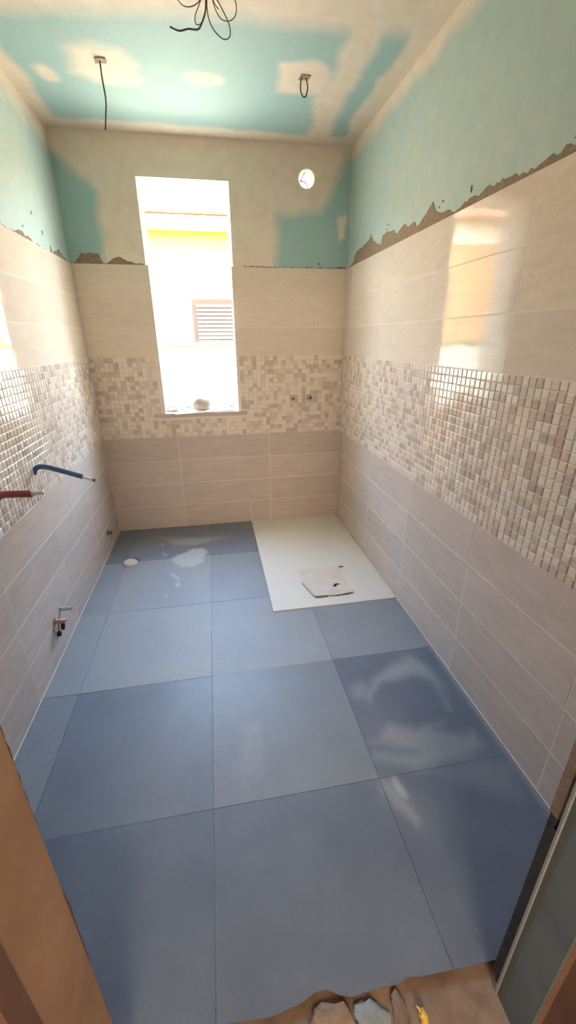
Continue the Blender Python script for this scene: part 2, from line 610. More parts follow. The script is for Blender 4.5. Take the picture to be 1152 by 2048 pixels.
def comp_back(P):
    Q = wob(P, 0.008)
    d = 1 - np.maximum(soft(Q, BL, 0.08), soft(Q, BR, 0.09))
    return np.maximum(d, 0.9 * soft(Q, BP, 0.02))


C_TOP = [(-0.2, 2.46), (0.16, 2.432), (0.545, 2.38), (0.976, 2.331), (1.347, 2.334), (1.696, 2.327), (2.1, 2.30), (2.1, 2.0), (-0.2, 2.0)]
C_LEFT = [(-0.2, 2.5), (0.05, 2.5), (0.054, 2.687), (0.067, 2.756), (0.088, 2.935), (0.072, 3.155), (0.083, 3.304), (0.08, 3.6), (-0.2, 3.6)]
C_BACK = [(-0.2, 3.32), (0.083, 3.315), (0.625, 3.30), (1.163, 3.31), (1.612, 3.31), (2.1, 3.29), (2.1, 3.6), (-0.2, 3.6)]
C_RIGHT = [(1.845, 3.6), (1.845, 3.276), (1.799, 2.981), (1.829, 2.807), (1.807, 2.639), (1.846, 2.566), (1.826, 2.321), (1.82, 2.1), (2.1, 2.1), (2.1, 3.6)]
C_SEAM = [(1.60, 3.4), (1.596, 3.316), (1.59, 3.108), (1.529, 2.883), (1.581, 2.676), (1.566, 2.471), (1.565, 2.2), (1.714, 2.2), (1.714, 2.34), (1.72, 2.587), (1.713, 2.725), (1.712, 2.853), (1.718, 3.025), (1.737, 3.293), (1.74, 3.4)]
C_PR = [(1.299, 2.593), (1.487, 2.551), (1.558, 2.611), (1.592, 2.713), (1.573, 2.835), (1.334, 2.854)]
C_PL = [(0.349, 2.638), (0.443, 2.599), (0.577, 2.618), (0.61, 2.706), (0.583, 2.812), (0.634, 2.825), (0.615, 2.872), (0.427, 2.902), (0.328, 2.832)]


def comp_ceil(P):
    Q = wob(P, 0.006)
    d = np.zeros(len(P))
    for p, f in ((C_TOP, 0.14), (C_LEFT, 0.05), (C_BACK, 0.06), (C_RIGHT, 0.035), (C_SEAM, 0.06), (C_PR, 0.05), (C_PL, 0.11),
                 (ell(0.19, 2.86, 0.05, 0.07), 0.05), (ell(0.953, 2.79, 0.085, 0.045), 0.09)):
        d = np.maximum(d, soft(Q, p, f))
    d = np.maximum(d, (P[:, 1] < 2.05) * np.clip((0.22 - np.abs(P[:, 0] - 0.9)) / 0.04, 0, 1) * 0.0)
    return d


def wall_from_board(name, sheets, body):
    """one structure mesh: visible board sheet(s) with the compound attribute + solid body"""
    verts, faces, comp = [], [], []
    for v, f, c in sheets:
        o = len(verts)
        verts += list(v)
        faces += [tuple(i + o for i in q) for q in f]
        comp += list(c)
    o = len(verts)
    verts += body.v
    faces += [tuple(i + o for i in q) for q in body.f]
    comp += [1.0] * len(body.v)
    m = mesh(name, verts, faces, ['board'])
    add_attr(m, 'compound', comp)
    return tag(link(name, m), kind='structure')


ST = 0.022
ZB = Z3 - 0.06
# left and right walls run from the doorway wall to the back wall
yl = coords(YF, D + HALLT, ST)
zl = coords(ZB, H, ST)
wall_left = wall_from_board('wall_left', [board_sheet(yl, zl, lambda u, v: (-HALLT, u, v), comp_left)],
                            MB().box((-0.16, YF - 0.15, -0.05), (-HALLT - 0.001, D + 0.30, H + 0.02)))
wall_right = wall_from_board('wall_right', [board_sheet(yl, zl, lambda u, v: (W + HALLT, u, v), comp_right)],
                             MB().box((W + HALLT + 0.001, YF - 0.15, -0.05), (W + 0.16, D + 0.30, H + 0.02)))

# back wall with the window opening and a round vent hole
WX0, WX1, WZ0, WZ1 = 0.477, 1.090, 0.985, 2.507
VX, VZ, VR = 1.623, 2.538, 0.056
T = 0.31
xb = coords(-HALLT, W + HALLT, ST, (WX0, WX1, VX - 0.08, VX + 0.08))
zb = coords(ZB, H, ST, (WZ1, VZ - 0.08, VZ + 0.08))
def keep_b(u, v):
    return not (WX0 < u < WX1 and v < WZ1) and not (abs(u - VX) < 0.08 and abs(v - VZ) < 0.08)
YB = D + HALLT
bs = board_sheet(xb, zb, lambda u, v: (u, YB, v), comp_back, keep_b)
ring, rf = [], []
NR = 32
for k in range(NR):
    a = 2 * math.pi * k / NR
    ca, sa = math.cos(a), math.sin(a)
    q = 0.08 / max(abs(ca), abs(sa))
    ring += [(VX + VR * ca, VZ + VR * sa), (VX + q * ca, VZ + q * sa)]
for k in range(NR):
    j = (k + 1) % NR
    rf.append((2 * k, 2 * k + 1, 2 * j + 1, 2 * j))
ring = np.array(ring)
body = MB()
Y0b, Y1b = YB + 0.001, YB + T
for a, b in (((-0.16, -0.05), (WX0, H + 0.02)), ((WX0, -0.05), (WX1, WZ0 - 0.03)), ((WX0, WZ1), (WX1, H + 0.02)),
             ((WX1, -0.05), (VX - 0.08, H + 0.02)), ((VX + 0.08, -0.05), (W + 0.16, H + 0.02)),
             ((VX - 0.08, -0.05), (VX + 0.08, VZ - 0.08)), ((VX - 0.08, VZ + 0.08), (VX + 0.08, H + 0.02))):
    body.box((a[0], Y0b, a[1]), (b[0], Y1b, b[1]))
wall_back = wall_from_board('wall_back', [bs, ([(u, YB, v) for u, v in ring], rf, comp_back(ring))], body)

# ceiling
xc, yc = coords(-HALLT, W + HALLT, ST), coords(YF - 0.1, D + HALLT, ST)
ceiling = wall_from_board('ceiling', [board_sheet(xc, yc, lambda u, v: (u, v, H), comp_ceil)],
                          MB().box((-0.16, YF - 0.2, H + 0.001), (W + 0.16, YB + T, H + 0.12)))

# ---- tiles
_tile_cache = {}
def tile_mesh(w, h, mat):
    key = (round(w, 4), round(h, 4), mat)
    if key not in _tile_cache:
        a, b, t, e = w / 2, h / 2, 0.0102, 0.0012
        v = [(-a, -b, -t), (a, -b, -t), (a, b, -t), (-a, b, -t), (-a, -b, -e), (a, -b, -e), (a, b, -e), (-a, b, -e),
             (-a + e, -b + e, 0), (a - e, -b + e, 0), (a - e, b - e, 0), (-a + e, b - e, 0)]
        f = [(8, 9, 10, 11)]
        for i in range(4):
            j = (i + 1) % 4
            f += [(i, j, j + 4, i + 4), (i + 4, j + 4, j + 8, i + 8)]
        _tile_cache[key] = mesh('wall_tile', v, f, [mat])
    return _tile_cache[key]


# local (u, v, n) frame for each wall: u horizontal, v up, n into the room
FR = {'L': Matrix(((0, 0, 1), (1, 0, 0), (0, 1, 0))), 'R': Matrix(((0, 0, -1), (-1, 0, 0), (0, 1, 0))), 'B': Matrix(((1, 0, 0), (0, 0, -1), (0, 1, 0)))}
ROT = {k: m.to_euler() for k, m in FR.items()}
def wpos(side, s, z, n=0.0):
    return {'L': (n, s, z), 'R': (W - n, s, z), 'B': (s, D - n, z)}[side]


def put_tile(side, parent, s0, s1, z0, z1, mat):
    g = 0.0013
    o = link('wall_tile', tile_mesh(s1 - s0 - 2 * g, z1 - z0 - 2 * g, mat), parent)
    o.rotation_euler = ROT[side]
    jit = random.uniform(-0.0004, 0.0004)
    o.location = wpos(side, (s0 + s1) / 2, (z0 + z1) / 2, jit)
    return o


LO = [0.0, 0.199, 0.397, 0.596, Z1]
HI = [Z2, 1.597, 1.799, Z3]
def rows(side, parent, joints, zs, mat, skip=None):
    for i in range(len(zs) - 1):
        for a, b in zip(joints[:-1], joints[1:]):
            if b - a < 0.02:
                continue
            if skip:
                for (p, q) in skip(a, b, zs[i], zs[i + 1]):
                    put_tile(side, parent, p, q, zs[i], zs[i + 1], mat)
            else:
                put_tile(side, parent, a, b, zs[i], zs[i + 1], mat)

JR = [YF, 0.825, 1.431, 2.043, 2.655, 3.267, D]
JL = [YF, 0.975, 1.585, 2.200, 2.815, D]
rows('R', wall_right, JR, LO, 'tile_lo')
rows('R', wall_right, JR, HI, 'tile_hi')
rows('L', wall_left, JL, LO, 'tile_lo')
rows('L', wall_left, JL, HI, 'tile_hi')
TX0, TX1 = 0.500, 1.073      # tile edges beside the window
rows('B', wall_back, [0.0, 0.57, 1.318, W], LO[1:], 'tile_lo')
rows('B', wall_back, [0.0, 0.57, 1.140, 1.318, W], LO[:2], 'tile_lo')
rows('B', wall_back, [0.0, TX0], HI, 'tile_hi')
rows('B', wall_back, [TX1, W], HI, 'tile_hi')

# grout bed behind the tiles
gb = 0.0005
MB().box((-HALLT, YF, 0), (-gb, D, Z3 - 0.002)).build('grout', 'grout', wall_left)
MB().box((W + gb, YF, 0), (W + HALLT, D, Z3 - 0.002)).build('grout', 'grout', wall_right)
MB().box((0, D + gb, 0), (W, YB, WZ0 - 0.03)).box((0, D + gb, WZ0 - 0.03), (TX0, YB, Z3 - 0.002)).box((TX1, D + gb, WZ0 - 0.03), (W, YB, Z3 - 0.002)).build('grout', 'grout', wall_back)

# ---- mosaic band: 18 rows of small pillowed chips
CH = (Z2 - Z1) / 18
def chip_geo():
    v, f = [], []
    for r, z in ((CH / 2 - 0.0009, -0.004), (CH / 2 - 0.0009, 0.0004), (CH / 2 - 0.0026, 0.0026), (CH / 2 - 0.0052, 0.0034)):
        v += [(-r, -r, z), (r, -r, z), (r, r, z), (-r, r, z)]
    for k in range(3):
        for i in range(4):
            j = (i + 1) % 4
            f.append((k * 4 + i, k * 4 + j, k * 4 + 4 + j, k * 4 + 4 + i))
    f.append((12, 13, 14, 15))
    return np.array(v), f
CV, CF = chip_geo()
CHIPS = ['chip0', 'chip1', 'chip2', 'chip3']
chip_mesh = [mesh('mosaic_chip', CV, CF, [c]) for c in CHIPS]

def to_px(p):
    d = Vector(p) - CAM
    w = d.dot(FW)
    if w < 0.05:
        return None
    return (576 + 827.63 * d.dot(RT) / w, 1024 - 827.63 * d.dot(UP) / w)

def pick():
    r = random.random()
    return 0 if r < 0.44 else 1 if r < 0.66 else 2 if r < 0.86 else 3

def mosaic(side, parent, s0, s1, label, n_parts, blocked=None):
    base = link('mosaic_band', None, parent)
    base['label'] = label
    n = int(round((s1 - s0) / CH))
    step = (s1 - s0) / n
    cells = []
    for i in range(n):
        for j in range(18):
            s, z = s0 + (i + 0.5) * step, Z1 + (j + 0.5) * CH
            if blocked and blocked(s, z):
                continue
            e = CH / 2
            q = [to_px(wpos(side, s + a * e, z + b * e)) for a, b in ((-1, -1), (1, -1), (1, 1), (-1, 1))]
            area = 0
            if all(q):
                cx, cy = sum(p[0] for p in q) / 4, sum(p[1] for p in q) / 4
                if 0 < cx < 1152 and 0 < cy < 2048:
                    area = 0.5 * abs(sum(q[k][0] * q[(k + 1) % 4][1] - q[(k + 1) % 4][0] * q[k][1] for k in range(4)))
            tilt = (random.uniform(-1, 1) * 0.012, random.uniform(-1, 1) * 0.012)
            cells.append((area, s, z, pick(), tilt))
    cells.sort(key=lambda c: -c[0])
    R3 = FR[side]
    for area, s, z, k, tl in cells[:n_parts]:
        o = link('mosaic_chip', chip_mesh[k], base)
        o.rotation_euler = (R3 @ Matrix.Rotation(tl[0], 3, 'X') @ Matrix.Rotation(tl[1], 3, 'Y')).to_euler()
        o.location = wpos(side, s, z)
    V, F_, mi = [], [], []
    for area, s, z, k, tl in cells[n_parts:]:
        Rm = np.array(R3 @ Matrix.Rotation(tl[0], 3, 'X') @ Matrix.Rotation(tl[1], 3, 'Y'))
        o = len(V)
        V += list(CV @ Rm.T + np.array(wpos(side, s, z)))
        F_ += [tuple(i + o for i in q) for q in CF]
        mi += [k] * len(CF)
    if V:
        tag(link('mosaic_chips', mesh('mosaic_chips', V, F_, CHIPS, mi), base), kind='stuff')
    return base

mosaic('R', wall_right, YF, D, 'band of small glossy cream and taupe mosaic chips', 300)
mosaic('L', wall_left, YF, D, 'band of small glossy cream and taupe mosaic chips', 300)
mosaic('B', wall_back, 0.0, W, 'band of small glossy cream and taupe mosaic chips', 0,
       lambda s, z: (WX0 - 0.005 < s < WX1 - 0.005 and z > WZ0 - 0.015) or (0.405 < s < 1.145 and WZ0 - 0.045 < z < WZ0 + 0.002))

# ---- brown adhesive left above the tiles
def ragged(side, parent, prof, specks=()):
    """prof: (along, top z); thin slab with that ragged top edge"""
    V, F_ = [], []
    n0, n1 = -HALLT - 0.002, -HALLT + 0.0055
    pts = []
    for (a, za), (b, zb_) in zip(prof[:-1], prof[1:]):
        k = max(1, int(abs(b - a) / 0.012))
        for i in range(k):
            t = i / k
            pts.append((a + (b - a) * t, za + (zb_ - za) * t + random.uniform(-0.006, 0.006)))
    pts.append(prof[-1])
    for s, z in pts:
        z = max(z, Z3 + 0.001)
        V += [wpos(side, s, Z3 - 0.012, n0), wpos(side, s, z, n0), wpos(side, s, z - 0.001, n1 - 0.003), wpos(side, s, Z3 - 0.012, n1)]
    for i in range(len(pts) - 1):
        o = i * 4
        for k in range(4):
            j = (k + 1) % 4
            F_.append((o + k, o + j, o + 4 + j, o + 4 + k))
    F_ += [(0, 1, 2, 3), tuple(len(V) - 4 + k for k in (3, 2, 1, 0))]
    for s, z, r, ry in specks:
        o = len(V)
        ring_ = [(s + r * math.cos(a) * random.uniform(0.6, 1.2), z + ry * math.sin(a) * random.uniform(0.6, 1.2)) for a in np.linspace(0, 2 * math.pi, 9)[:-1]]
        V += [wpos(side, p, q, n0) for p, q in ring_] + [wpos(side, s + (p - s) * 0.6, z + (q - z) * 0.6, n1 - 0.002) for p, q in ring_]
        F_ += [(o + k, o + (k + 1) % 8, o + 8 + (k + 1) % 8, o + 8 + k) for k in range(8)] + [tuple(range(o + 8, o + 16))]
    m = mesh('adhesive_smear', V, F_, ['adhesive'])
    o = link('adhesive_smear', m, parent)
    o['label'] = 'ragged brown adhesive above the top tiles'

RA = [(3.42, 2.004), (3.306, 2.017), (3.255, 2.058), (3.174, 2.076), (3.07, 2.08), (2.952, 2.102), (2.90, 2.07), (2.84, 2.05), (2.797, 2.046), (2.79, 2.02), (2.759, 2.066), (2.711, 2.076), (2.596, 2.069), (2.563, 2.041), (2.443, 2.067), (2.407, 2.048), (2.348, 2.056), (2.298, 2.028), (2.222, 2.055), (2.154, 2.087), (2.125, 2.048), (2.068, 2.029), (1.999, 2.026), (1.95, 2.008), (1.886, 2.019), (1.833, 2.027), (1.771, 2.023), (1.716, 2.033), (1.698, 2.024), (1.64, 2.029), (1.56, 2.022), (1.48, 2.012), (1.415, 2.028), (1.391, 2.015), (1.354, 2.026), (1.307, 2.02), (1.2, 2.03), (1.05, 2.01), (0.9, 2.025), (0.6, 2.01)]
RA = [(a, 2.0 + (b - 2.0) * 1.12) for a, b in RA]
ragged('R', wall_right, RA, [(2.96, 2.125, 0.008, 0.005), (2.68, 2.12, 0.02, 0.004), (2.70, 2.10, 0.012, 0.004), (2.06, 2.075, 0.01, 0.006), (2.09, 2.06, 0.008, 0.005), (1.84, 2.06, 0.006, 0.014), (1.32, 2.04, 0.01, 0.006)])
ragged('L', wall_left, [(2.0, 2.002), (2.377, 2.003), (2.55, 2.004), (2.605, 2.017), (2.649, 2.032), (2.68, 2.019), (2.698, 2.007), (2.737, 2.02), (2.807, 2.006), (2.982, 2.004), (3.07, 2.004), (3.081, 2.035), (3.092, 2.006), (3.167, 2.023), (3.237, 2.048), (3.306, 2.016), (3.42, 2.003)],
       [(2.69, 2.055, 0.012, 0.005), (2.98, 2.085, 0.006, 0.016), (2.86, 2.15, 0.006, 0.012)])
ragged('B', wall_back, [(0.0, 2.002), (0.02, 2.008), (0.058, 2.048), (0.067, 2.06), (0.115, 2.066), (0.178, 2.06), (0.186, 2.045), (0.205, 2.008), (0.234, 2.006), (0.28, 2.035), (0.321, 2.048), (0.35, 2.025), (0.42, 2.012), (0.47, 2.003)])
ragged('B', wall_back, [(1.15, 2.004), (1.3, 2.006), (1.5, 2.004), (1.7, 2.005), (1.85, 2.008), (1.89, 2.02), (1.925, 2.012)], [(1.72, 2.03, 0.012, 0.008)])

# ------------------------------------------------------------------ window
window = tag(MB().box((WX0, D + 0.014, WZ0 - 0.03), (WX0 + 0.006, YB + T, WZ1)).box((WX1 - 0.006, D + 0.014, WZ0 - 0.03), (WX1, YB + T, WZ1))
             .box((WX0, D + 0.014, WZ1 - 0.006), (WX1, YB + T, WZ1)).build('window_1', 'render'), kind='structure')
window['label'] = 'tall unframed window opening with white plaster reveals'
MB().bbox((0.411, D - 0.010, WZ0 - 0.034), (1.141, D + 0.012, WZ0 - 0.004), 0.003).build('sill_edge', 'tile_lo', window)
MB().box((WX0, D + 0.0125, WZ0 - 0.03), (WX1, YB + T + 0.03, WZ0 - 0.004)).build('window_sill', 'render', window)

# ------------------------------------------------------------------ doorway wall and hall
front = MB()
for a, b in (((-0.16, YF - 0.15, -0.05), (0.588, YF - 0.03, H)), ((1.478, YF - 0.15, -0.05), (W + 0.16, YF - 0.05, H)), ((0.588, YF - 0.15, 2.05), (1.478, YF - 0.03, H))):
    front.box(a, b)
wall_front = tag(front.build('wall_front', 'jamb'), kind='structure')
# the left reveal: brown plaster with a ragged edge and a darker rebate
def ragged_edge(name, mat, x, y0, amp, w, parent, seed, z1=2.05):
    r = random.Random(seed)
    V, F_ = [], []
    n = 120
    off = 0
    for i in range(n + 1):
        z = z1 * i / n
        off = off * 0.75 + r.uniform(-amp, amp)
        V += [(x, y0, z), (x + w, y0, z), (x + w, y0 + 0.018 + off, z), (x, y0 + 0.018 + off, z)]
    for i in range(n):
        for k in range(4):
            j = (k + 1) % 4
            F_.append((i * 4 + k, i * 4 + j, i * 4 + 4 + j, i * 4 + 4 + k))
    return link(name, mesh(name, V, F_, [mat]), parent)

ragged_edge('dark_edge', 'jamb2', 0.550, YF - 0.045, 0.0022, 0.0372, wall_front, 5)
MB().box((0.30, YF - 0.185, -0.03), (0.5885, YF - 0.1505, H)).build('rebate', 'jamb2', wall_front)
MB().box((0.20, YF - 0.34, -0.03), (0.588, YF - 0.185, H)).build('casing', 'jamb', wall_front)
# the right reveal: grey-teal board, corner bead and dark gap towards the tiled room
MB().box((1.470, YF - 0.14, -0.03), (1.478, YF - 0.050, 2.05)).build('reveal_board', 'jamb3', wall_front)
MB().bbox((1.4665, YF - 0.053, -0.02), (1.474, YF - 0.046, 2.05), 0.001).build('corner_bead', 'bead', wall_front)
ragged_edge('dark_gap', 'dark', 1.476, YF - 0.049, 0.0015, 0.03, wall_front, 9, 0.62)
MB().box((1.480, YF - 0.032, 0.64), (W, YF - 0.012, 2.05)).build('lining', 'adhesive', wall_front)
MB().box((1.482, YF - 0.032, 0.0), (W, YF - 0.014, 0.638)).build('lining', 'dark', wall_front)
MB().box((1.478, YF - 0.20, -0.03), (1.75, YF - 0.15, H)).build('rebate', 'jamb2', wall_front)
MB().box((1.470, YF - 0.42, -0.03), (1.75, YF - 0.20, H)).build('casing', 'jamb', wall_front)

hall_floor = tag(MB().box((-0.9, -2.2, -0.08), (3.0, YF + 0.0445, -0.014)).build('floor_hall', 'screed'), kind='structure')
tag(MB().box((-1.0, -2.2, -0.08), (-0.9, YF - 0.15, 2.75)).build('wall_hall_left', 'hall'), kind='structure')
tag(MB().box((3.0, -2.2, -0.08), (3.1, YF - 0.15, 2.75)).build('wall_hall_right', 'hall'), kind='structure')
tag(MB().box((-1.0, -2.3, -0.08), (3.1, -2.2, 2.75)).build('wall_hall_rear', 'hall'), kind='structure')
fill_frame = tag(MB().box((0.40, -2.198, 1.05), (1.50, -2.16, 1.10)).box((0.40, -2.198, 2.40), (1.50, -2.16, 2.45)).box((0.40, -2.198, 1.10), (0.45, -2.16, 2.40)).box((1.45, -2.198, 1.10), (1.50, -2.16, 2.40)).build('fill_light_frame', 'white'), kind='structure')  # unseen frame added around the fill light
tag(MB().box((-1.0, -2.3, 2.75), (3.1, YF - 0.15, 2.85)).build('ceiling_hall', 'hall'), kind='structure')
tag(MB().box((-1.0, YF - 0.15, -0.08), (-0.16, YF - 0.05, 2.75)).box((W + 0.16, YF - 0.15, -0.08), (3.1, YF - 0.05, 2.75)).build('wall_hall_front', 'hall'), kind='structure')


# ------------------------------------------------------------------ shower tray
tray = thing('shower_tray', 'cream rectangular shower tray set flush into the floor corner', 'shower tray', (1.53, 2.74, 0))
def loc(o, root):
    o.location = -Vector(root.location)
    return o
def under(root, mb, name, mat, smooth=False):
    o = mb.build(name, mat, root, smooth)
    o.location = -Vector(root.location)
    return o
under(tray, MB().bbox((TRAY_X, TRAY_Y, -0.0024), (W - 0.002, D - 0.002, 0.006), 0.002), 'tray_body', 'tray')
under(tray, MB().lathe([(0, 0.0), (0, 0.055), (0.0012, 0.055), (0.0012, 0.0)], (1.59, 2.27, 0.0061), (0, 0, 1), 24), 'drain', 'black')

# wrinkled film square over the drain, torn in the middle
fx, fy = np.linspace(0, 1, 23), np.linspace(0, 1, 23)
cn = np.array([[1.418, 2.145], [1.675, 2.150], [1.672, 2.482], [1.363, 2.488]])
V, F_ = [], []
for j, b in enumerate(fy):
    for i, a in enumerate(fx):
        p = (1 - b) * ((1 - a) * cn[0] + a * cn[1]) + b * ((1 - a) * cn[3] + a * cn[2])
        p = p + 0.004 * np.array([math.sin(9 * b), math.sin(8 * a)])
        z = 0.0108 + 0.0010 * math.sin(11 * a + 3) * math.sin(9 * b) + 0.004 * (max(0, 1 - b / 0.08)) * (0.5 + 0.5 * math.sin(6 * a + 1)) + 0.004 * max(0, 1 - a / 0.06) * max(0, 1 - b * 1.4)
        z += 0.003 * math.exp(-((a - 0.68) ** 2 + (b - 0.36) ** 2) / 0.01)
        V.append((p[0], p[1], z))
for j in range(22):
    for i in range(22):
        tear = (14 <= i <= 16 and j == 7) or (i in (13, 14) and j == 6)
        if not tear:
            F_.append((j * 23 + i, j * 23 + i + 1, (j + 1) * 23 + i + 1, (j + 1) * 23 + i))
n0 = len(V)
V2 = V + [(x, y, z - 0.0012) for x, y, z in V]
F2 = F_ + [tuple(n0 + i for i in reversed(f)) for f in F_]
film = thing('drain_cover_film', 'dusty beige sheet with a torn hole lying over the shower drain', 'sheet', (1.53, 2.32, 0.006))
o = link('film', mesh('film', V2, F2, ['sheet'], smooth=True), film, -Vector(film.location))
curl = MB().tube(spline([(1.37, 2.33, 0.0086), (1.405, 2.19, 0.0086), (1.425, 2.143, 0.0086), (1.50, 2.139, 0.0086)], 6), 0.0017, 6)
under(film, curl, 'dark_edge', 'black')
under(film, MB().tube(spline([(1.53, 2.139, 0.0086), (1.60, 2.143, 0.0092), (1.665, 2.147, 0.009)], 6), [0.0012] * 3 + [0.0026] * 7 + [0.0012] * 3, 6), 'dark_edge', 'black')
under(film, MB().tube(spline([(1.672, 2.488, 0.0096), (1.69, 2.482, 0.0096), (1.705, 2.484, 0.0096)], 5), 0.003, 6), 'dark_edge', 'black')

# round cap on the floor where the toilet waste comes up
cap = thing('pipe_cap', 'small round pale cap over a pipe mouth in the floor near the back corner', 'pipe cap', (0.190, 2.835, 0))
under(cap, MB().lathe([(0, 0.052), (0.006, 0.052), (0.010, 0.047), (0.0115, 0.030), (0.0105, 0.0)], (0.190, 2.835, 0.001), (0.1, -0.05, 1), 28), 'cap_disc', 'tile_lo', True)
under(cap, MB().tube([(0.19 + 0.056 * math.cos(a), 2.84 + 0.056 * math.sin(a), 0.004) for a in np.linspace(0.3, 2.3, 14)], 0.0035, 6), 'dark_gap', 'black')

# ------------------------------------------------------------------ pipes
def stub(name, label, o, axis, mat, r, length, collar, parts_dark=True, group=None):
    t = thing(name, label, 'pipe stub', o, group)
    ax = Vector(axis)
    under(t, MB().lathe([(0, 0.0), (0.0, collar), (0.003, collar), (0.006, r * 1.15), (0.006, r)], o, axis, 20), 'collar', mat, False)
    prof = [(0.004, r)]
    k = 0.008
    while k < length - 0.006:                    # screw thread
        prof += [(k, r), (k + 0.0012, r * 0.92), (k + 0.0024, r)]
        k += 0.0034
    prof += [(length - 0.002, r), (length, r * 0.9), (length, r * 0.66), (length - 0.012, r * 0.62), (length - 0.012, 0)]
    under(t, MB().lathe(prof, o, axis, 20), 'threaded_pipe', mat, True)
    if parts_dark:
        under(t, MB().lathe([(length - 0.011, 0), (length - 0.011, r * 0.62)], o, axis, 16), 'bore', 'black')
    return t

stub('water_pipe_stub', 'short copper water pipe stub in the mosaic, left of the pair right of the window', (1.518, D - 0.002, 1.067), (0, -1, 0), 'copper', 0.0155, 0.035, 0.024)
stub('water_pipe_stub', 'short chrome water pipe stub in the mosaic, nearer the corner of the pair', (1.661, D - 0.002, 1.071), (0, -1, 0), 'chrome', 0.019, 0.045, 0.026)
stub('valve_stub', 'upper chrome pipe stub low on the left wall above the blue floor', (0.0, 1.998, 0.213), (1, 0, -0.03), 'chrome', 0.0105, 0.056, 0.019)
v2 = stub('valve_stub', 'copper pipe stub low on the left wall with a dark outlet hanging below it', (0.0, 1.905, 0.203), (1, 0, -0.06), 'copper', 0.0125, 0.052, 0.021)
under(v2, MB().lathe([(0.0, 0.0), (0.0, 0.0095), (0.028, 0.0105), (0.040, 0.009), (0.040, 0.0)], (0.036, 1.905, 0.192), (-0.15, 0, -1), 16), 'outlet', 'black', True)
under(v2, MB().lathe([(0.0, 0.0), (0.0, 0.011), (0.018, 0.012), (0.022, 0.0)], (0.010, 1.905, 0.135), (-0.3, 0, -1), 16), 'rubber_plug', 'black', True)
under(v2, MB().tube([(0.016, 1.905, 0.192), (0.012, 1.905, 0.165), (0.010, 1.905, 0.135)], 0.005, 8), 'neck', 'copper', True)
stub('valve_stub', 'small dark pipe stub low on the left wall by the back corner', (0.0, 3.076, 0.150), (1, 0, 0), 'greystick', 0.013, 0.034, 0.020)

def conduit(name, label, pts, mat, tip, r=0.0125):
    t = thing(name, label, 'pipe', pts[0])
    under(t, MB().tube(spline(pts, 8), r, 14), 'sheath', mat, True)
    under(t, MB().tube(tip, [0.008] * len(tip), 12), 'inner_pipe', 'white', True)
    under(t, MB().lathe([(0, 0.0), (0, 0.0085), (0.010, 0.0095), (0.012, 0.0065), (0.012, 0)], tip[-1], Vector(tip[-1]) - Vector(tip[-2]), 14), 'end_plug', 'greystick' if mat == 'blue' else 'white', True)
    return t
PB = 2.10
conduit('conduit_pipe', 'blue plastic conduit pipe with white tip sticking out of the left mosaic wall',
        [(-0.004, PB, 0.925), (0.008, PB, 0.948), (0.030, PB - 0.004, 0.960), (0.070, PB - 0.008, 0.955), (0.134, PB - 0.012, 0.933), (0.218, PB - 0.016, 0.902)], 'blue',
        [(0.205, PB - 0.0155, 0.9065), (0.262, PB - 0.018, 0.884)])
PR = 1.72
conduit('conduit_pipe', 'red plastic conduit pipe with white tip sticking out of the left mosaic wall',
        [(-0.004, PR + 0.03, 0.94), (0.020, PR + 0.01, 0.950), (0.060, PR, 0.954), (0.131, PR - 0.005, 0.952)], 'red',
        [(0.118, PR - 0.004, 0.9525), (0.165, PR - 0.008, 0.955)], 0.0145)

# ------------------------------------------------------------------ ceiling cables
def paper_tab(t, c, s):
    mb = MB()
    V, F_ = [], []
    for k in range(8):
        a = 2 * math.pi * k / 8
        q = s / max(abs(math.cos(a)), abs(math.sin(a))) * random.uniform(0.75, 1.15)
        V.append((c[0] + q * math.cos(a), c[1] + 0.8 * q * math.sin(a), H - 0.0005))
    V += [(x, y, H - 0.0035 - random.uniform(0, 0.003)) for x, y, z in V]
    F_ = [tuple(range(8)), tuple(range(15, 7, -1))] + [(k, (k + 1) % 8, 8 + (k + 1) % 8, 8 + k) for k in range(8)]
    under(t, mb.add(V, F_), 'paper_tab', 'tab')

t = thing('ceiling_cable', 'straight dark cable hanging from the left ceiling patch', 'cable', (0.471, 2.705, H))
paper_tab(t, (0.471, 2.705), 0.028)
under(t, MB().tube(spline([(0.470, 2.705, H), (0.470, 2.705, 2.66), (0.473, 2.707, 2.58), (0.462, 2.708, 2.52), (0.452, 2.709, 2.468)], 6), 0.0036, 8), 'cable', 'cable', True)
t = thing('ceiling_cable', 'dark cable looped at the right ceiling patch', 'cable', (1.443, 2.685, H))
paper_tab(t, (1.443, 2.685), 0.027)
under(t, MB().tube(spline([(1.428, 2.685, H), (1.422, 2.685, 2.695), (1.424, 2.685, 2.665), (1.436, 2.685, 2.648), (1.450, 2.685, 2.652), (1.458, 2.685, 2.68), (1.456, 2.685, 2.70), (1.448, 2.685, H)], 6), 0.0034, 8), 'cable', 'cable', True)

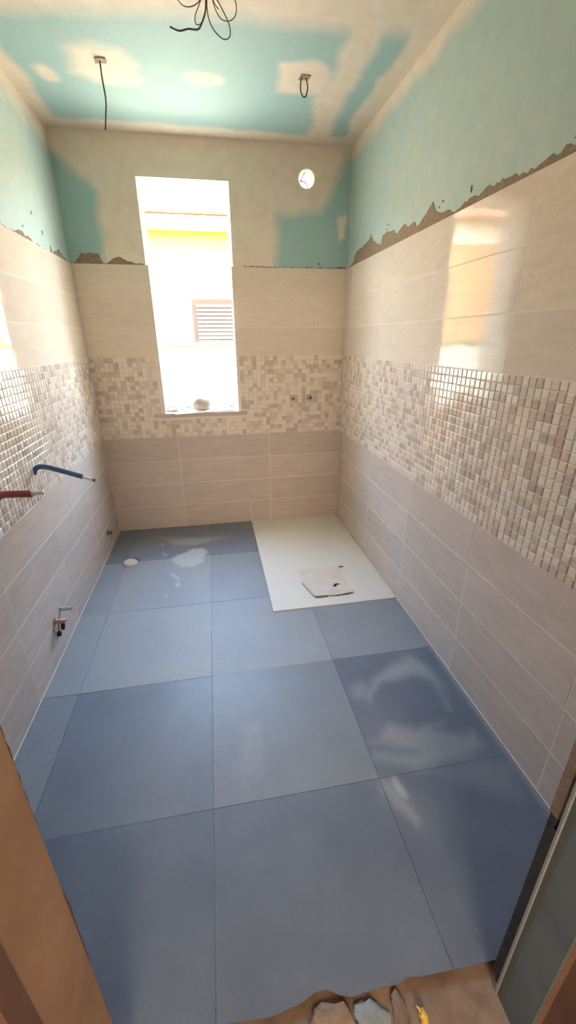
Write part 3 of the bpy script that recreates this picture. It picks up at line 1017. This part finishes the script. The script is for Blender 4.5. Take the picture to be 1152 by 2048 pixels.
YC = 2.15
t = thing('ceiling_cable', 'tangle of thin wires hanging from the ceiling centre at the top', 'cable', (0.965, YC, H))
under(t, MB().tube(spline([(0.965, YC, H), (0.956, YC, 2.665), (0.949, YC - 0.01, 2.630), (0.935, YC - 0.01, 2.602), (0.919, YC, 2.588), (0.885, YC + 0.01, 2.592), (0.850, YC + 0.01, 2.584), (0.818, YC, 2.587)], 8), 0.0031, 8), 'twisted_tail', 'cable', True)
def loop(pts, mat, r=0.0019):
    under(t, MB().tube(spline(pts, 8), r, 7), 'wire_loop', mat, True)
loop([(0.968, YC, H), (0.958, YC, 2.65), (0.972, YC, 2.60), (1.010, YC - 0.01, 2.565), (1.035, YC - 0.02, 2.568), (1.036, YC - 0.02, 2.60), (1.010, YC - 0.01, 2.65), (0.985, YC, 2.69), (0.975, YC, H)], 'cable')
loop([(0.962, YC, H), (0.935, YC, 2.665), (0.913, YC + 0.02, 2.635), (0.915, YC + 0.02, 2.612), (0.935, YC + 0.01, 2.613), (0.950, YC, 2.64), (0.960, YC, H)], 'cablebrown')
loop([(0.970, YC, H), (0.985, YC + 0.02, 2.67), (1.010, YC + 0.03, 2.64), (1.045, YC + 0.03, 2.638), (1.068, YC + 0.03, 2.662), (1.062, YC + 0.03, 2.70), (1.01, YC + 0.02, H)], 'cablebrown')
loop([(0.960, YC, H), (0.940, YC + 0.01, 2.68), (0.905, YC + 0.02, 2.660), (0.870, YC + 0.03, 2.665), (0.850, YC + 0.03, 2.69), (0.87, YC + 0.02, H)], 'cablebrown')
loop([(0.972, YC, H), (0.978, YC, 2.685), (0.988, YC, 2.662), (1.00, YC, 2.65)], 'cablebrown')

# ------------------------------------------------------------------ vent hole
t = thing('vent_duct', 'round vent hole through the back wall near the ceiling corner', 'vent', (VX, YB, VZ))
v = MB()
n = 28
for y, r in ((YB - 0.0005, VR), (YB + T, VR), (YB + T, VR + 0.004), (YB - 0.0005, VR + 0.004)):
    v.v += [(VX + r * math.cos(2 * math.pi * k / n), y, VZ + r * math.sin(2 * math.pi * k / n)) for k in range(n)]
for k in range(3):
    for i in range(n):
        j = (i + 1) % n
        v.f.append((k * n + i, k * n + j, (k + 1) * n + j, (k + 1) * n + i))
under(t, v, 'duct_pipe', 'render', True)
t = thing('vent_wire', 'thin dark wire curling inside the round vent hole', 'wire', (VX, YB + 0.02, VZ))
under(t, MB().tube(spline([(VX - 0.004, YB + 0.05, VZ + 0.048), (VX - 0.022, YB + 0.03, VZ + 0.018), (VX - 0.042, YB + 0.015, VZ - 0.016), (VX - 0.032, YB + 0.012, VZ - 0.012), (VX - 0.012, YB + 0.012, VZ - 0.018), (VX + 0.004, YB + 0.012, VZ - 0.035), (VX + 0.010, YB + 0.02, VZ - 0.052)], 8), 0.0034, 7), 'wire', 'cable', True)

# ------------------------------------------------------------------ things on the sill
ZS = WZ0 - 0.004
sb = MB()
sb.v = [(0.575, D - 0.032, 0.974), (1.045, D + 0.012, 0.9855), (1.045, D + 0.16, 0.9855), (0.60, D + 0.16, 0.985)]
sb.v += [(x, y, z + 0.005) for x, y, z in sb.v]
sb.f = [(0, 3, 2, 1), (4, 5, 6, 7), (0, 1, 5, 4), (1, 2, 6, 5), (2, 3, 7, 6), (3, 0, 4, 7)]
sheet = sb.build('white_sheet', 'white')
tag(sheet, 'thin white sheet lying askew on the window sill, overhanging its edge', 'sheet')

def blob(name, c, rad, mat, label, cat, amp=0.16, seed=1, n=26, flat=0.0):
    r = random.Random(seed)
    ph = [r.uniform(0, 6.28) for _ in range(9)]
    V, F_ = [], []
    for i in range(n // 2 + 1):
        th = math.pi * i / (n // 2)
        for k in range(n):
            a = 2 * math.pi * k / n
            x, y, z = math.sin(th) * math.cos(a), math.sin(th) * math.sin(a), math.cos(th)
            s = 1 + amp * (math.sin(3 * a + ph[0]) * math.sin(2 * th + ph[1]) + 0.6 * math.sin(5 * a + ph[2] + 3 * th) + 0.4 * math.sin(9 * a + ph[3]) * math.sin(7 * th + ph[4])) * math.sin(th)
            zz = z * s
            zz = max(zz, -0.72)
            V.append((c[0] + rad[0] * x * s, c[1] + rad[1] * y * s, c[2] + rad[2] * (zz + 0.72)))
    for i in range(n // 2):
        for k in range(n):
            j = (k + 1) % n
            F_.append((i * n + k, (i + 1) * n + k, (i + 1) * n + j, i * n + j))
    o = link(name, mesh(name, V, F_, [mat], smooth=True))
    return tag(o, label, cat)
blob('plastic_bag', (0.785, D + 0.085, 0.9905), (0.088, 0.055, 0.062), 'bag', 'crumpled cream plastic bag in the middle of the window sill', 'bag', 0.10, 4)

pad = thing('sanding_pad', 'small flat beige pad with a handle on the left of the window sill', 'pad', (0.545, D + 0.09, ZS))
under(pad, MB().bbox((0.495, D + 0.06, ZS + 0.0005), (0.588, D + 0.12, ZS + 0.018), 0.004), 'pad_base', 'pad')
under(pad, MB().tube(spline([(0.508, D + 0.09, ZS + 0.017), (0.520, D + 0.09, ZS + 0.036), (0.565, D + 0.09, ZS + 0.038), (0.582, D + 0.09, ZS + 0.017)], 6), 0.005, 8), 'handle', 'pad', True)
stick = MB().tube([(0.618, D + 0.19, ZS + 0.030), (0.66, D + 0.19, ZS + 0.0195), (0.705, D + 0.19, ZS + 0.0072)], [0.004, 0.0062, 0.0062], 10).build('grey_stick', 'greystick', None, True)
tag(stick, 'thin grey stick leaning beside the crumpled bag on the window sill', 'stick')
br = thing('sealant_tube', 'slim white tube with a dark end on the right of the window sill', 'tube', (0.99, D + 0.12, ZS))
under(br, MB().tube([(0.935, D + 0.20, ZS + 0.0125), (1.02, D + 0.20, ZS + 0.0125)], 0.012, 14), 'tube_body', 'white', True)
under(br, MB().lathe([(0, 0), (0, 0.0115), (0.016, 0.0105), (0.020, 0.006), (0.020, 0)], (1.02, D + 0.20, ZS + 0.0125), (1, 0, 0), 14), 'dark_cap', 'greystick', True)

# ------------------------------------------------------------------ rubble in the doorway
def lump(c, r, mat, label, cat, seed):
    o = blob('mortar_lump', c, r, mat, label, cat, 0.22, seed, 14)
    for p in o.data.polygons:
        p.use_smooth = False
    return o
lump((1.045, 0.425, -0.0138), (0.055, 0.030, 0.010), 'adhesive', 'jagged brown mortar lump at the broken tile edge in the doorway', 'mortar', 11)
lump((1.215, 0.415, -0.0138), (0.018, 0.032, 0.009), 'screed', 'dark mortar lump at the notch of the doorway tile edge', 'mortar', 12)
lump((1.140, 0.410, -0.0138), (0.040, 0.034, 0.008), 'bead', 'grey mortar lump between the two brown ones in the doorway', 'mortar', 13)
yl_ = thing('conduit_end', 'small yellow conduit end poking up from the doorway screed', 'conduit', (1.262, 0.383, -0.014))
under(yl_, MB().tube(spline([(1.262, 0.375, -0.0135), (1.264, 0.380, -0.008), (1.268, 0.390, -0.002), (1.262, 0.398, 0.004)], 5), 0.010, 10), 'tube', 'yellow', True)
under(yl_, MB().tube([(1.262, 0.397, 0.003), (1.258, 0.402, 0.012), (1.252, 0.404, 0.020)], [0.004, 0.003, 0.0015], 8), 'wire_end', 'yellow', True)

# ------------------------------------------------------------------ outside the window
YH = 8.5
ground = tag(MB().box((-14, YB + T + 0.05, -0.75), (14, 22, -0.6)).build('ground', 'ground'), kind='structure')
house = thing('house', 'pale sunlit house with a yellow band seen through the window', 'house', (1.0, YH, -0.6))
under(house, MB().box((-0.9, YH, -0.6), (2.6, YH + 5, 2.62)), 'wall', 'cream_house')
under(house, MB().box((-0.9, YH - 0.015, 2.62), (2.6, YH + 5, 3.22)), 'yellow_band', 'yellowband')
under(house, MB().box((-1.0, YH - 0.25, 3.22), (2.7, YH + 5.2, 3.395)), 'roof', 'cream_house')
under(house, MB().bbox((-1.0, YH - 0.28, 3.395), (2.7, YH + 5.2, 3.445), 0.01), 'roof_edge', 'roofdark')
wl = under(house, MB().box((0.62, YH - 0.03, 1.1), (1.40, YH - 0.005, 2.19)), 'window', 'shutterdark')
for k in range(15):
    z = 1.13 + k * 0.066
    s_ = MB()
    s_.v = [(0.70, YH - 0.055, z), (1.36, YH - 0.055, z), (1.36, YH - 0.035, z + 0.046), (0.70, YH - 0.035, z + 0.046), (0.70, YH - 0.045, z), (1.36, YH - 0.045, z), (1.36, YH - 0.025, z + 0.046), (0.70, YH - 0.025, z + 0.046)]
    s_.f = [(0, 3, 2, 1), (4, 5, 6, 7), (0, 1, 5, 4), (1, 2, 6, 5), (2, 3, 7, 6), (3, 0, 4, 7)]
    o = s_.build('slat', 'shutter', wl)
h2 = thing('house', 'ochre sunlit house to the left beyond the window, mirrored in the right wall tiles', 'house', (-4, YH, -0.6))
under(h2, MB().box((-8.0, YH + 0.3, -0.6), (-1.06, YH + 5, 3.22)), 'wall', 'ochre')
under(h2, MB().box((-8.0, YH + 0.28, 3.22), (-1.06, YH + 5, 3.60)), 'upper_band', 'cream_house')
under(h2, MB().box((-8.1, YH - 0.05, 3.60), (-1.06, YH + 5.2, 3.74)), 'roof', 'roof')
h3 = thing('house', 'ochre sunlit house to the right beyond the window, mirrored in the left wall tiles', 'house', (6, YH, -0.6))
under(h3, MB().box((2.72, YH + 0.3, -0.6), (10.0, YH + 5, 3.0)), 'wall', 'ochre')
under(h3, MB().box((2.72, YH + 0.05, 3.0), (10.1, YH + 5.2, 3.15)), 'roof', 'roof')
gw = thing('garden_wall', 'low sunlit cream garden wall in front of the houses', 'wall', (0, 6.6, -0.6))
under(gw, MB().box((-8, 6.5, -0.6), (8, 6.7, 1.42)), 'wall_body', 'cream_house')
under(gw, MB().bbox((-8, 6.46, 1.42), (8, 6.74, 1.48), 0.01), 'coping', 'yellowband')
